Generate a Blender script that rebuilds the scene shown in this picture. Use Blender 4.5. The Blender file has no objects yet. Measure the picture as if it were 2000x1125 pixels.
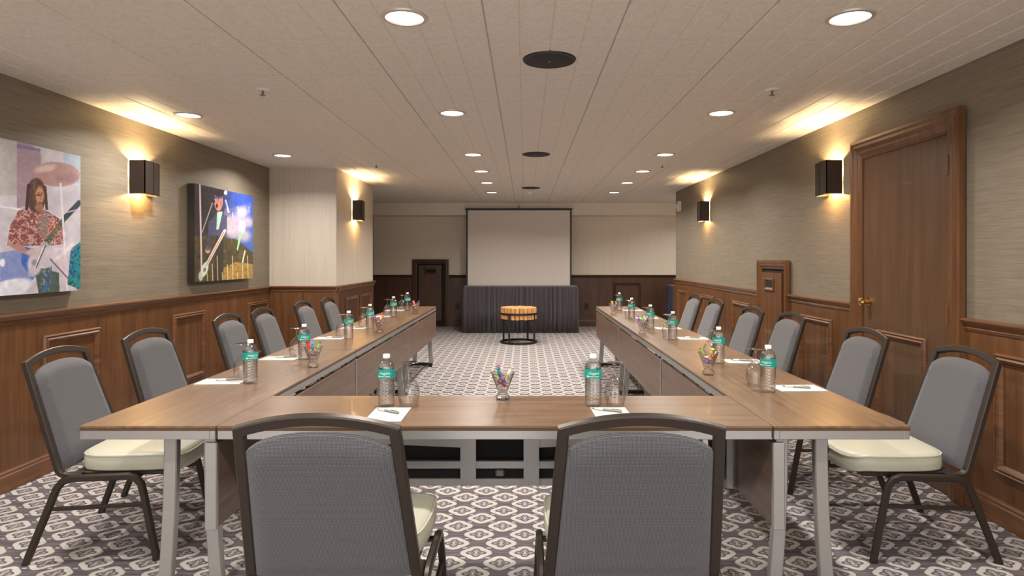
import bpy, bmesh, math, random
import numpy as np
from mathutils import Vector, Matrix
PI = math.pi
rnd = random.Random(7)
S = bpy.context.scene
C = S.collection
# ---------------------------------------------------------------- camera, world, exposure
H = 1.34; F = 1235.0
cam = bpy.data.cameras.new('camera'); cam.sensor_width = 36; cam.lens = F/2000*36
cam.shift_x = -25/2000; cam.shift_y = -57.5/2000; cam.clip_start = .05
co = bpy.data.objects.new('camera', cam); co.location = (0, 0, H); co.rotation_euler = (PI/2, 0, 0)
C.objects.link(co); S.camera = co
w = bpy.data.worlds.new('world'); S.world = w; w.use_nodes = True
bg = w.node_tree.nodes['Background']; bg.inputs[0].default_value = (1, .98, .95, 1); bg.inputs[1].default_value = 1.7
S.view_settings.view_transform = 'Standard'; S.view_settings.look = 'None'
S.view_settings.exposure = 0.5; S.view_settings.gamma = 1
S.cycles.transparent_max_bounces = 24; S.cycles.max_bounces = 10; S.cycles.diffuse_bounces = 5
DOWN_W = 17.0       # watts of each downlight
# ---------------------------------------------------------------- material helpers
class T:
    def __init__(s, name):
        s.m = bpy.data.materials.new(name); s.m.use_nodes = True
        s.t = s.m.node_tree; s.b = s.t.nodes['Principled BSDF']; s.out = s.t.nodes['Material Output']
    def n(s, k): return s.t.nodes.new(k)
    def put(s, sock, v):
        if isinstance(v, bpy.types.NodeSocket): s.t.links.new(v, sock)
        else: sock.default_value = v
    def f(s, op, a, b=0.0, c=None):
        q = s.n('ShaderNodeMath'); q.operation = op
        s.put(q.inputs[0], a); s.put(q.inputs[1], b)
        if c is not None: s.put(q.inputs[2], c)
        return q.outputs[0]
    def obj(s, scale=(1, 1, 1)):
        tc = s.n('ShaderNodeTexCoord'); mp = s.n('ShaderNodeMapping'); mp.inputs['Scale'].default_value = scale
        s.t.links.new(tc.outputs['Object'], mp.inputs[0]); return mp.outputs[0]
    def noise(s, vec, scale=5, detail=3, rough=.5, dist=0):
        q = s.n('ShaderNodeTexNoise'); s.put(q.inputs['Vector'], vec); q.inputs['Scale'].default_value = scale
        q.inputs['Detail'].default_value = detail; q.inputs['Roughness'].default_value = rough; q.inputs['Distortion'].default_value = dist
        return q.outputs['Fac']
    def ramp(s, fac, stops):
        q = s.n('ShaderNodeValToRGB'); s.put(q.inputs[0], fac); e = q.color_ramp.elements
        while len(e) < len(stops): e.new(.5)
        for i, (p, c) in enumerate(stops): e[i].position = p; e[i].color = (*c, 1)
        return q.outputs[0]
    def mix(s, fac, a, b):
        q = s.n('ShaderNodeMix'); q.data_type = 'RGBA'; s.put(q.inputs[0], fac)
        s.put(q.inputs[6], a if isinstance(a, bpy.types.NodeSocket) else (*a, 1)); s.put(q.inputs[7], b if isinstance(b, bpy.types.NodeSocket) else (*b, 1))
        return q.outputs[2]
    def bump(s, h, strength=.3, dist=.002):
        q = s.n('ShaderNodeBump'); q.inputs['Strength'].default_value = strength; q.inputs['Distance'].default_value = dist
        s.put(q.inputs['Height'], h); s.t.links.new(q.outputs[0], s.b.inputs['Normal'])
    def sep(s, v):
        q = s.n('ShaderNodeSeparateXYZ'); s.put(q.inputs[0], v); return q.outputs
    def base(s, c): s.put(s.b.inputs['Base Color'], c if isinstance(c, bpy.types.NodeSocket) else (*c, 1))
def srgb(r, g, b):
    def k(v):
        v /= 255; return v/12.92 if v <= .04045 else ((v+.055)/1.055)**2.4
    return (k(r), k(g), k(b))
def plain(name, c, rough=.5, metal=0, nscale=40, var=.12, bump=0.0, coat=0):
    t = T(name); n = t.noise(t.obj(), nscale, 3)
    t.base(t.mix(n, tuple(v*(1-var) for v in c), tuple(min(1, v*(1+var)) for v in c)))
    t.b.inputs['Roughness'].default_value = rough; t.b.inputs['Metallic'].default_value = metal
    t.b.inputs['Coat Weight'].default_value = coat
    if bump: t.bump(n, bump, .002)
    return t.m
def wood(name, c1, c2, sc, rough=.4, coat=0.0, streak=3.0):
    t = T(name); v = t.obj(sc)
    a = t.noise(v, 1.0, 6, .6, .6); b = t.noise(v, streak, 4, .6, .2)
    f = t.f('ADD', t.f('MULTIPLY', a, .6), t.f('MULTIPLY', b, .4))
    t.base(t.ramp(f, [(.33, c1), (.52, tuple((p+q)/2 for p, q in zip(c1, c2))), (.68, c2)]))
    t.b.inputs['Roughness'].default_value = rough; t.b.inputs['Coat Weight'].default_value = coat
    t.bump(f, .12, .001); return t.m
M = {}
M['wood_v'] = wood('wainscot_wood', srgb(80, 50, 29), srgb(120, 79, 46), (16, 16, .9), .38, .15)
M['wood_h'] = wood('moulding_wood', srgb(86, 55, 33), srgb(130, 86, 54), (1.5, 1.5, 30), .35, .2)
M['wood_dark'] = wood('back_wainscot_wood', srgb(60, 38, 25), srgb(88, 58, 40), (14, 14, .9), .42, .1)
M['wood_door'] = wood('door_wood', srgb(76, 54, 38), srgb(104, 74, 50), (14, 14, .7), .42, .15)
M['top_y'] = wood('table_laminate_lengthwise', srgb(84, 63, 46), srgb(132, 102, 77), (26, 1.3, 26), .3, .1)
M['top_x'] = wood('table_laminate_crosswise', srgb(84, 63, 46), srgb(132, 102, 77), (1.3, 26, 26), .3, .1)
M['panel'] = wood('modesty_panel_laminate', srgb(84, 66, 54), srgb(120, 96, 80), (20, 1.2, 20), .4)
M['edge'] = plain('table_edge_band', srgb(84, 58, 36), .4)
M['alu'] = plain('brushed_aluminium', srgb(172, 170, 168), .38, .75, 60, .06)
M['dark_metal'] = plain('dark_steel', srgb(40, 36, 36), .45, .5)
M['bronze'] = plain('bronze_chair_frame', srgb(58, 50, 44), .4, .5, 30, .06)
M['vinyl'] = plain('cream_vinyl', srgb(176, 174, 157), .42, 0, 120, .03, .08)
M['sconce'] = plain('bronze_sconce_metal', srgb(62, 52, 48), .42, .5, 30, .08)
M['black'] = plain('black_plastic', srgb(28, 26, 27), .5)
M['speaker'] = plain('speaker_grille', srgb(38, 32, 32), .7, 0, 400, .3)
M['white'] = plain('white_plastic', srgb(225, 222, 215), .45, 0, 20, .03)
M['paper'] = plain('white_paper', srgb(188, 186, 184), .7, 0, 20, .02)
M['pen'] = plain('pale_grey_pen', srgb(140, 140, 137), .4, 0, 20, .03)
M['brass'] = plain('polished_brass', srgb(205, 165, 95), .18, 1.0, 20, .05)
M['steel'] = plain('grey_steel', srgb(120, 118, 114), .35, .8)
M['trim'] = plain('downlight_trim', srgb(200, 190, 178), .35, .3, 20, .04)
M['screen'] = plain('projection_fabric', srgb(214, 206, 198), .85, 0, 300, .03)
M['cap'] = plain('white_cap', srgb(235, 235, 233), .4, 0, 20, .02)
M['teal'] = plain('teal_label', srgb(18, 158, 146), .45, 0, 60, .08)
M['print'] = plain('white_print', srgb(235, 245, 242), .5, 0, 20, .02)
M['orange_print'] = plain('orange_print', srgb(220, 130, 70), .5, 0, 20, .02)
M['slot'] = plain('black_panel_and_gap_shade', srgb(14, 12, 11), .8)  # near-black panel colour, also painted shade inside door gaps and slots
M['log_side'] = wood('log_bark_side', srgb(176, 122, 70), srgb(222, 172, 112), (30, 30, 4), .6)
def dark_skirt(name, c):
    t = T(name); n = t.noise(t.obj((60, 60, 3)), 1, 3)
    t.base(t.mix(n, tuple(v*.8 for v in c), tuple(v*1.2 for v in c))); t.b.inputs['Roughness'].default_value = .6
    t.b.inputs['Sheen Weight'].default_value = .3; return t.m
M['skirt'] = dark_skirt('charcoal_skirt_cloth', srgb(60, 53, 58)); M['navy'] = dark_skirt('navy_cloth', srgb(38, 38, 66))
def weave():
    t = T('grey_woven_fabric'); x, y, z = t.sep(t.obj())
    k = 2*PI/.0075
    a = t.f('SINE', t.f('MULTIPLY', t.f('ADD', x, z), k)); b = t.f('SINE', t.f('MULTIPLY', t.f('SUBTRACT', x, z), k))
    h = t.f('MULTIPLY_ADD', t.f('MULTIPLY', a, b), .5, .5)
    t.base(t.ramp(h, [(.1, srgb(34, 34, 37)), (.9, srgb(100, 98, 103))])); t.b.inputs['Roughness'].default_value = .85
    t.b.inputs['Sheen Weight'].default_value = .2; t.bump(h, .5, .0015); return t.m
M['fabric'] = weave()
def wallpaper(name, c1, c2, sc, bump=.2):
    t = T(name); a = t.noise(t.obj(sc), 1, 5, .65); b = t.noise(t.obj(tuple(q*.25 for q in sc)), 1, 3)
    f = t.f('ADD', t.f('MULTIPLY', a, .7), t.f('MULTIPLY', b, .3))
    t.base(t.ramp(f, [(.3, c1), (.7, c2)])); t.b.inputs['Roughness'].default_value = .55; t.bump(f, bump, .001); return t.m
M['grass'] = wallpaper('taupe_grasscloth_wallpaper', srgb(108, 98, 84), srgb(142, 131, 114), (5, 5, 220))
M['stripe'] = wallpaper('cream_striped_wallpaper', srgb(186, 174, 160), srgb(206, 195, 181), (110, 110, 2), .1)
M['backpaint'] = wallpaper('beige_striped_wallpaper', srgb(218, 207, 191), srgb(230, 219, 203), (90, 90, 2), .08)
M['ceil'] = (lambda t: (t.base(t.ramp(t.noise(t.obj((1, 1, 1)), 30, 5, .6, 1.5), [(.35, srgb(212, 204, 194)), (.65, srgb(226, 219, 209))])), t.bump(t.noise(t.obj(), 26, 4, .6, 2.5), .35, .003), setattr(t.b.inputs['Roughness'], 'default_value', .6), t.m)[-1])(T('embossed_ceiling_tile'))
def carpet():
    t = T('patterned_carpet'); x, y, z = t.sep(t.obj())
    PX, PY = .222, .192
    def motif(ox, oy):
        u = t.f('SUBTRACT', t.f('FLOORED_MODULO', t.f('ADD', x, ox), PX), PX/2)
        v = t.f('SUBTRACT', t.f('FLOORED_MODULO', t.f('ADD', y, oy), PY), PY/2)
        v = t.f('MULTIPLY', v, 1.12)
        r = t.f('SQRT', t.f('ADD', t.f('MULTIPLY', u, u), t.f('MULTIPLY', v, v)))
        th = t.f('ARCTAN2', v, u)
        c4 = t.f('COSINE', t.f('MULTIPLY', th, 4.0))
        ro = t.f('MULTIPLY_ADD', c4, .0058, .0665)          # scalloped outer edge
        ri = t.f('MULTIPLY_ADD', c4, .008, .040)            # quatrefoil opening
        def step(a, b): return t.f('SMOOTH_MIN', 1.0, t.f('MAXIMUM', 0.0, t.f('MULTIPLY_ADD', t.f('SUBTRACT', b, a), 300.0, .5)), .05)
        ring = t.f('MULTIPLY', step(r, ro), step(ri, r))
        petal = t.f('MULTIPLY', step(r, t.f('MULTIPLY_ADD', c4, .010, .026)), step(t.f('MULTIPLY_ADD', c4, .008, .017), r))
        dash = t.f('MULTIPLY', step(t.f('ABSOLUTE', u), .0045), step(t.f('ABSOLUTE', v), .018))
        dot = t.f('MULTIPLY', step(t.f('ABSOLUTE', t.f('SUBTRACT', t.f('ABSOLUTE', u), PX/4)), .010), step(t.f('ABSOLUTE', t.f('SUBTRACT', t.f('ABSOLUTE', v), PY*.28)), .006))
        return t.f('MAXIMUM', t.f('MAXIMUM', ring, t.f('MULTIPLY', petal, .55)), t.f('MAXIMUM', t.f('MULTIPLY', dash, .9), t.f('MULTIPLY', dot, .8)))
    m = t.f('MAXIMUM', motif(0, 0), motif(PX/2, PY/2))
    pile = t.noise(t.obj(), 260, 2); streak = t.noise(t.obj((6, 90, 1)), 1, 3)
    dark = t.ramp(streak, [(.35, srgb(66, 60, 66)), (.65, srgb(104, 97, 101))])
    light = t.ramp(pile, [(.3, srgb(158, 152, 149)), (.7, srgb(196, 190, 186))])
    t.base(t.mix(m, dark, light)); t.b.inputs['Roughness'].default_value = .95
    t.bump(t.f('ADD', pile, t.f('MULTIPLY', m, .6)), .4, .004); return t.m
M['carpet'] = carpet()
def glassy(name, tint, edge, refl=1.0, refract=0.0, ior=1.45, bump=0):
    t = T(name); t.t.nodes.remove(t.b)
    lw = t.n('ShaderNodeLayerWeight'); lw.inputs[0].default_value = .35
    tr = t.n('ShaderNodeBsdfTransparent'); t.put(tr.inputs[0], t.mix(lw.outputs['Facing'], tint, edge))
    gl = t.n('ShaderNodeBsdfGlossy'); gl.inputs['Roughness'].default_value = .03
    fz = t.f('MULTIPLY_ADD', t.f('POWER', lw.outputs['Facing'], 3.0), .55, .05)
    mx = t.n('ShaderNodeMixShader'); t.put(mx.inputs[0], t.f('MINIMUM', t.f('MULTIPLY', fz, refl), .9))
    src = tr.outputs[0]
    if refract:
        rf = t.n('ShaderNodeBsdfRefraction'); rf.inputs['IOR'].default_value = 1.25; rf.inputs['Roughness'].default_value = .02
        m2 = t.n('ShaderNodeMixShader'); m2.inputs[0].default_value = refract
        t.t.links.new(tr.outputs[0], m2.inputs[1]); t.t.links.new(rf.outputs[0], m2.inputs[2]); src = m2.outputs[0]
    t.t.links.new(src, mx.inputs[1]); t.t.links.new(gl.outputs[0], mx.inputs[2]); t.t.links.new(mx.outputs[0], t.out.inputs[0])
    return t.m
M['glass'] = glassy('clear_glass', (.98, .98, .975), (.58, .58, .57), 2.2)
M['pet'] = glassy('clear_bottle_plastic', (.98, .985, .985), (.74, .75, .75), 2.4)
M['water'] = glassy('water', (.985, .99, .99), (.9, .91, .91), 1.0, .35, 1.33)
def emis(name, c, s):
    t = T(name); t.base((.8, .8, .8)); n = t.noise(t.obj(), 60, 2)
    t.put(t.b.inputs['Emission Color'], t.mix(n, tuple(v*.9 for v in c), c)); t.b.inputs['Emission Strength'].default_value = s; return t.m
M['lens'] = emis('lit_downlight_lens', (1, .96, .9), 3.0)
M['bulb'] = emis('lit_sconce_bulb', (1, .7, .35), 6.0)
def candy_mat(name, c):
    return plain('candy_wrapper_'+name, c, .25, .1, 120, .25)
# ---------------------------------------------------------------- mesh helpers
def BM(): return bmesh.new()
def box(bm, x0, x1, y0, y1, z0, z1, bev=0, seg=1):
    r = bmesh.ops.create_cube(bm, size=1)
    for v in r['verts']:
        v.co = Vector((x0 if v.co.x < 0 else x1, y0 if v.co.y < 0 else y1, z0 if v.co.z < 0 else z1))
    if bev:
        es = list({e for v in r['verts'] for e in v.link_edges})
        bmesh.ops.bevel(bm, geom=es, offset=bev, segments=seg, profile=.5, affect='EDGES')
    return bm
def lathe(bm, prof, n=24, c=(0, 0, 0)):
    rings = []
    for r, z in prof:
        if r < 1e-6: rings.append([bm.verts.new((c[0], c[1], c[2]+z))])
        else: rings.append([bm.verts.new((c[0]+r*math.cos(2*PI*i/n), c[1]+r*math.sin(2*PI*i/n), c[2]+z)) for i in range(n)])
    for a, b in zip(rings, rings[1:]):
        for i in range(n):
            j = (i+1) % n
            if len(a) == 1 and len(b) == 1: continue
            if len(a) == 1: bm.faces.new((a[0], b[j], b[i]))
            elif len(b) == 1: bm.faces.new((a[i], a[j], b[0]))
            else: bm.faces.new((a[i], a[j], b[j], b[i]))
    return bm
def cyl(bm, r, z0, z1, c=(0, 0, 0), n=24): return lathe(bm, [(0, z0), (r, z0), (r, z1), (0, z1)], n, c)
def sweep(bm, path, depth, sec, closed=False):
    """path points, depth direction per point, section [(w,d)...]; mitred at corners"""
    P = [Vector(p) for p in path]; n = len(P); rings = []
    for i in range(n):
        if closed: a, b = P[i-1], P[(i+1) % n]
        else: a, b = P[max(i-1, 0)], P[min(i+1, n-1)]
        t1 = (P[i]-a).normalized() if (P[i]-a).length > 1e-9 else (b-P[i]).normalized()
        t2 = (b-P[i]).normalized() if (b-P[i]).length > 1e-9 else t1
        t = (t1+t2).normalized(); D = Vector(depth[i] if isinstance(depth, list) else depth)
        D = (D-t*D.dot(t)).normalized(); W = t.cross(D)
        k = 1/max(.5, t.dot(t2))
        bend = (t2-t1)
        kw = k if abs(bend.dot(W)) >= abs(bend.dot(D)) else 1; kd = k if kw == 1 else 1
        rings.append([bm.verts.new(P[i]+W*(q[0]*kw)+D*(q[1]*kd)) for q in sec])
    m = len(sec)
    for i in range(n if closed else n-1):
        a, b = rings[i], rings[(i+1) % n]
        for j in range(m): bm.faces.new((a[j], a[(j+1) % m], b[(j+1) % m], b[j]))
    if not closed: bm.faces.new(rings[0][::-1]); bm.faces.new(rings[-1])
    return bm
def rsec(w, d, c=.004):
    w /= 2; d /= 2
    return [(-w+c, -d), (w-c, -d), (w, -d+c), (w, d-c), (w-c, d), (-w+c, d), (-w, d-c), (-w, -d+c)]
def rings_bm(bm, loops):
    rs = [[bm.verts.new(p) for p in l] for l in loops]
    for a, b in zip(rs, rs[1:]):
        for i in range(len(a)): bm.faces.new((a[i], a[(i+1) % len(a)], b[(i+1) % len(a)], b[i]))
def wloc(o):
    v = Vector((0, 0, 0))
    while o: v += o.location; o = o.parent
    return v
def add(name, bm, mat, parent=None, smooth=False, world=False):
    bmesh.ops.recalc_face_normals(bm, faces=bm.faces)
    me = bpy.data.meshes.new(name)
    if parent and world: bmesh.ops.translate(bm, verts=bm.verts, vec=-wloc(parent))
    bm.to_mesh(me); bm.free(); me.materials.append(mat)
    if smooth:
        me.polygons.foreach_set('use_smooth', [True]*len(me.polygons))
        try: me.set_sharp_from_angle(angle=math.radians(40))
        except Exception: pass
    o = bpy.data.objects.new(name, me); C.objects.link(o); o.parent = parent
    return o
def tag(o, label, cat=None, group=None, kind=None):
    o['label'] = label
    if cat: o['category'] = cat
    if group: o['group'] = group
    if kind: o['kind'] = kind
    return o
def empty(name, loc, label, cat, group=None, rz=0, kind=None):
    o = bpy.data.objects.new(name, None); o.empty_display_size = .1; C.objects.link(o)
    o.location = loc; o.rotation_euler = (0, 0, rz); return tag(o, label, cat, group, kind)
def copy_tree(o, parent=None):
    c = o.copy(); C.objects.link(c); c.parent = parent
    for ch in o.children: copy_tree(ch, c)
    return c
# ---------------------------------------------------------------- the setting
XL, XR, YB, ZC = -2.99, 2.40, 12.49, 2.395
Y0 = -1.5; YR = 10.05; XA = 4.4          # rear left open to let world light in, end of the right wall, alcove side
CX, CY0, CY1 = -2.205, 7.40, 9.17        # column
ZR = 1.02                                # top of chair rail
def struct(name, bm, mat, label):
    o = add(name, bm, mat); return tag(o, label, None, None, 'structure')
struct('floor', box(BM(), XL-.1, XA+.1, Y0, YB+.1, -.05, 0), M['carpet'], 'grey carpet with pale ringed quatrefoil pattern')
ceil = struct('ceiling', box(BM(), XL-.1, XA+.1, Y0, YB+.1, ZC+.012, ZC+.08), M['ceil'], 'cream embossed tile ceiling')
# ceiling tiles: four pressed strips each
def tile_mesh(wx, wy, strips):
    bm = BM(); prof = []
    g = .0022; x = g
    sw = (wx-2*g)/strips
    for i in range(strips):
        a = g+i*sw; b = a+sw
        prof += [(a+.0005, 0), (a+.006, -.004), (b-.006, -.004), (b-.0005, 0)]
    top = [(wx-g, .01), (g, .01)]
    pr = prof+top
    v0 = [bm.verts.new((p[0], g, p[1])) for p in pr]; v1 = [bm.verts.new((p[0], wy-g, p[1])) for p in pr]
    n = len(pr)
    for i in range(n): bm.faces.new((v0[i], v0[(i+1) % n], v1[(i+1) % n], v1[i]))
    bm.faces.new(v0); bm.faces.new(v1[::-1])
    bmesh.ops.recalc_face_normals(bm, faces=bm.faces)
    me = bpy.data.meshes.new('ceiling_tile'); bm.to_mesh(me); bm.free(); me.materials.append(M['ceil']); return me
tcache = {}
TS = .61
for i in range(-6, 8):
    for j in range(-2, 16):
        xa = -.176+i*TS; ya = 3.037+j*TS; xb = xa+TS; yb = ya+TS
        xa = max(xa, XL); yb = min(yb, 12.0); xb = min(xb, XR if ya < YR-.3 else XA)
        if xb-xa < .04 or yb-ya < .04: continue
        if xb <= CX+.02 and ya >= CY0-.02 and yb <= CY1+.02: continue
        key = (round(xb-xa, 3), round(yb-ya, 3))
        if key not in tcache: tcache[key] = tile_mesh(key[0], key[1], max(1, round(key[0]/.1525)))
        o = bpy.data.objects.new('ceiling_tile', tcache[key]); C.objects.link(o); o.location = (xa, ya, ZC+.004); o.parent = ceil
# wall frames: s along the wall, n out of it, z up
def mapL(s, n, z): return (XL+n, s, z)
def mapR(s, n, z): return (XR-n, s, z)
def mapB(s, n, z): return (s, YB-n, z)
def mapCF(s, n, z): return (s, CY0-n, z)
def mapCS(s, n, z): return (CX+n, s, z)
def wbox(bm, mp, s0, s1, n0, n1, z0, z1):
    a = mp(s0, n0, z0); b = mp(s1, n1, z1)
    return box(bm, min(a[0], b[0]), max(a[0], b[0]), min(a[1], b[1]), max(a[1], b[1]), z0, z1)
def extr(bm, mp, s0, s1, prof):
    a = [bm.verts.new(mp(s0, n, z)) for n, z in prof]; b = [bm.verts.new(mp(s1, n, z)) for n, z in prof]
    m = len(prof)
    for i in range(m): bm.faces.new((a[i], a[(i+1) % m], b[(i+1) % m], b[i]))
    bm.faces.new(a); bm.faces.new(b[::-1]); return bm
RAIL = [(0, ZR-.068), (.018, ZR-.066), (.022, ZR-.052), (.016, ZR-.046), (.026, ZR-.034), (.036, ZR-.022), (.042, ZR-.012), (.040, ZR-.002), (.034, ZR), (0, ZR)]
BASE = [(0, 0), (.024, 0), (.024, .092), (.019, .1), (.021, .112), (.014, .122), (.012, .13), (0, .13)]
MOULD = [(0, .010), (0, .022), (.008, .034), (.016, .026), (.026, .036), (.036, .030), (.048, .016), (.048, .010)]
def framed(bm, mp, s0, s1, z0, z1, prof=MOULD):
    rings_bm(bm, [[mp(s0+a, n, z0+a), mp(s1-a, n, z0+a), mp(s1-a, n, z1-a), mp(s0+a, n, z1-a)] for a, n in prof]); return bm
def casing(bm, mp, s0, s1, z1, prof):
    """open frame: up, across, down; prof (inset from the outside, n)"""
    ls = [[mp(s0+a, n, 0), mp(s0+a, n, z1-a), mp(s1-a, n, z1-a), mp(s1-a, n, 0)] for a, n in prof]
    rs = [[bm.verts.new(p) for p in l] for l in ls]
    for a, b in zip(rs, rs[1:]+rs[:1]):
        for i in range(3): bm.faces.new((a[i], a[i+1], b[i+1], b[i]))
    return bm
def dress(wall, mp, spans, panels, wm, hm):
    for s0, s1 in spans:
        add('wainscot', wbox(BM(), mp, s0, s1, 0, .012, 0, ZR-.03), wm, wall)
        add('chair_rail', extr(BM(), mp, s0, s1, RAIL), hm, wall)
    for s0, s1 in panels:
        add('panel_moulding', framed(BM(), mp, s0, s1, .262, .862), hm, wall)
        
wl_ = struct('wall_left', box(BM(), XL-.1, XL, Y0, YB, 0, ZC+.05), M['grass'], 'left wall in taupe grasscloth above brown wood wainscot')
dress(wl_, mapL, [(Y0, CY0)], [(2.46, 2.97), (3.90, 4.42), (5.34, 5.87), (6.78, 7.31)], M['wood_v'], M['wood_h'])
wr = struct('wall_right', box(BM(), XR, XR+.14, Y0, YR, 0, ZC+.05), M['grass'], 'right wall in taupe grasscloth above brown wood wainscot')
dress(wr, mapR, [(Y0, 3.427), (4.58, 5.70), (6.415, YR)], [(2.45, 3.20), (4.90, 5.46), (6.68, 7.25), (7.95, 8.54), (9.23, 9.81)], M['wood_v'], M['wood_h'])
add('end_post', box(BM(), XR-.03, XR+.16, YR, YR+.02, 0, ZR-.002), M['wood_v'], wr)
wb = struct('wall_back', box(BM(), XL-.1, XA+.1, YB, YB+.1, 0, ZC+.05), M['backpaint'], 'beige back wall above dark wood wainscot')
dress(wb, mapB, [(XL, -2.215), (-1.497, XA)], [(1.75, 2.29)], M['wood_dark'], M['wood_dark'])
add('bulkhead', box(BM(), XL, XA, 12.0, YB, 2.166, ZC+.05), M['backpaint'], wb)
wc = struct('wall_column', box(BM(), XL, CX, CY0, CY1, 0, ZC+.05), M['stripe'], 'column clad in pale striped wallpaper with wood base')
add('wainscot', wbox(BM(), mapCF, XL, CX, 0, .012, 0, ZR-.03), M['wood_v'], wc)
add('chair_rail', extr(BM(), mapCF, XL+.03, CX+.04, RAIL), M['wood_h'], wc)
add('corner_post', box(BM(), CX-.03, CX+.02, CY0-.02, CY0+.03, 0, ZR-.07), M['wood_h'], wc)
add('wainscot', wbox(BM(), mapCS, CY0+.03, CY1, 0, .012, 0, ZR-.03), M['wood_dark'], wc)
add('chair_rail', extr(BM(), mapCS, CY0-.04, CY1+.03, RAIL), M['wood_v'], wc)
for a, b in ((7.714, 8.277), (8.394, 8.987)): add('panel_moulding', framed(BM(), mapCS, a, b, .262, .862), M['wood_v'], wc)
struct('wall_alcove', box(BM(), XA, XA+.1, YR, YB, 0, ZC+.05), M['backpaint'], 'beige side wall of the alcove behind the right wall')
struct('wall_return', box(BM(), XR+.14, XA, YR, YR+.1, 0, ZC+.05), M['backpaint'], 'beige return wall closing the alcove')
def bb(name, mp, spans, mat, label):
    bm = BM()
    for s0, s1 in spans: extr(bm, mp, s0, s1, BASE)
    struct(name, bm, mat, label)
bb('baseboard_left', mapL, [(Y0, CY0)], M['wood_h'], 'brown wood baseboard along the left wall')
bb('baseboard_right', mapR, [(Y0, 3.427), (4.58, 5.70), (6.415, YR)], M['wood_h'], 'brown wood baseboard along the right wall')
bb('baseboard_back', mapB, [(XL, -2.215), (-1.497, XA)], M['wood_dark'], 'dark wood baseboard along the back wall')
bb('baseboard_column', mapCF, [(XL+.02, CX+.02)], M['wood_h'], 'wood baseboard of the column')
# doors
CAS = [(0, .012), (0, .045), (.018, .05), (.03, .042), (.05, .046), (.075, .034), (.09, .036), (.11, .026), (.13, .024), (.13, .012)]
def door(name, mp, s0, s1, z1, prof, wm, label):
    return struct(name, casing(BM(), mp, s0, s1, z1, prof), wm, label)
d1 = door('door_1', mapR, 3.427, 4.58, 2.17, CAS, M['wood_v'], 'tall brown wooden door with moulded casing in the right wall')
add('door_leaf', wbox(BM(), mapR, 3.55, 4.455, 0, .016, .01, 2.05), M['wood_door'], d1)
add('panel_moulding', framed(BM(), mapR, 3.75, 4.28, .262, .862), M['wood_h'], d1)
kb = BM(); lathe(kb, [(0, 0), (.034, 0), (.034, .006), (.014, .01), (.012, .03), (.024, .04), (.03, .052), (.026, .066), (.012, .074), (0, .075)], 20)
bmesh.ops.rotate(kb, verts=kb.verts, matrix=Matrix.Rotation(-PI/2, 3, 'Y'))
bmesh.ops.translate(kb, verts=kb.verts, vec=(XR-.016, 4.38, 1.04)); k = add('door_knob', kb, M['brass'], d1, True); k['label'] = 'polished brass knob'
for z in (1.02, 1.86): add('hinge', wbox(BM(), mapR, 3.545, 3.56, .014, .03, z-.05, z+.06), M['wood_h'], d1)
CAS2 = [(0, .012), (0, .05), (.02, .054), (.035, .044), (.05, .046), (.07, .03), (.085, .028), (.085, .012)]
def hatch(name, mp, s0, s1, l0, l1, lz0, q0, q1, wm, label):
    d = door(name, mp, s0, s1, 1.325, CAS2, wm, label)
    add('gap_shade', wbox(BM(), mp, s0+.07, s1-.07, .0, .014, .0, 1.25), M['slot'], d)  # flat dark sheet stands in for shade in the gap round the leaf
    lf = add('door_leaf', wbox(BM(), mp, l0, l1, .014, .034, lz0, 1.205), wm, d)
    add('slot_frame', framed(BM(), mp, q0-.035, q1+.035, 1.03, 1.15, [(0, .034), (0, .046), (.012, .05), (.024, .04), (.03, .034)]), wm, lf)
    add('slot', wbox(BM(), mp, q0, q1, .034, .0355, 1.062, 1.118), M['slot'], lf)  # flat near-black plate, the shade inside the slot put into its colour
hatch('door_2', mapR, 5.70, 6.415, 5.83, 6.335, .06, 6.03, 6.2, M['wood_v'], 'low brown access door with slot in the right wall')
hatch('door_3', mapB, -2.215, -1.497, -2.09, -1.643, .116, -1.95, -1.77, M['wood_dark'], 'low dark access door with slot in the back wall')
# ---------------------------------------------------------------- ceiling fixtures
def ordn(i): return ['first', 'second', 'third', 'fourth', 'fifth', 'sixth', 'seventh', 'eighth'][i]
def downlight(x, y, label, group='recessed ceiling downlights'):
    e = empty('recessed_downlight', (x, y, ZC-.001), label, 'ceiling light', group)
    add('trim_ring', lathe(BM(), [(.08, 0), (.083, -.008), (.098, -.006), (.101, 0), (.101, .004), (.08, .004), (.08, 0)], 32), M['trim'], e, True)
    add('lens', lathe(BM(), [(0, -.002), (.081, -.002), (.081, .002), (0, .002)], 32), M['lens'], e)
    l = bpy.data.lights.new('downlight_lamp', 'AREA'); l.shape = 'DISK'; l.size = .15; l.energy = DOWN_W; l.color = (1, .94, .86); l.spread = math.radians(150)
    lo = bpy.data.objects.new('downlight_lamp', l); C.objects.link(lo); lo.parent = e; lo.location = (0, 0, -.012)
for i, y in enumerate((2.76, 4.57, 6.40, 7.62, 8.78, 10.05)):
    downlight(-.525, y, 'round lit downlight, %s from the front in the middle row of the ceiling' % ordn(i))
    downlight(1.42, y, 'round lit downlight, %s from the front in the right row of the ceiling' % ordn(i))
for y, q in ((4.64, 'nearer'), (6.45, 'farther')): downlight(-2.47, y, 'round lit downlight, %s of two near the left wall' % q)
for x in (-2.47, -.525, 1.42):  # unseen downlights added behind the camera to brighten the room
    for y in (.9, -.8): downlight(x, y, 'added unseen downlight behind the viewpoint, %s row, %s one' % ({-2.47: 'left', -.525: 'middle', 1.42: 'right'}[x], 'nearer' if y > 0 else 'farther'), 'added downlights behind the viewpoint')
downlight(-2.47, 2.76, 'added unseen downlight near the left wall'); downlight(3.3, 11.0, 'round lit downlight in the alcove behind the right wall')  # the left-wall one is unseen and added for more room light
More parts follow.
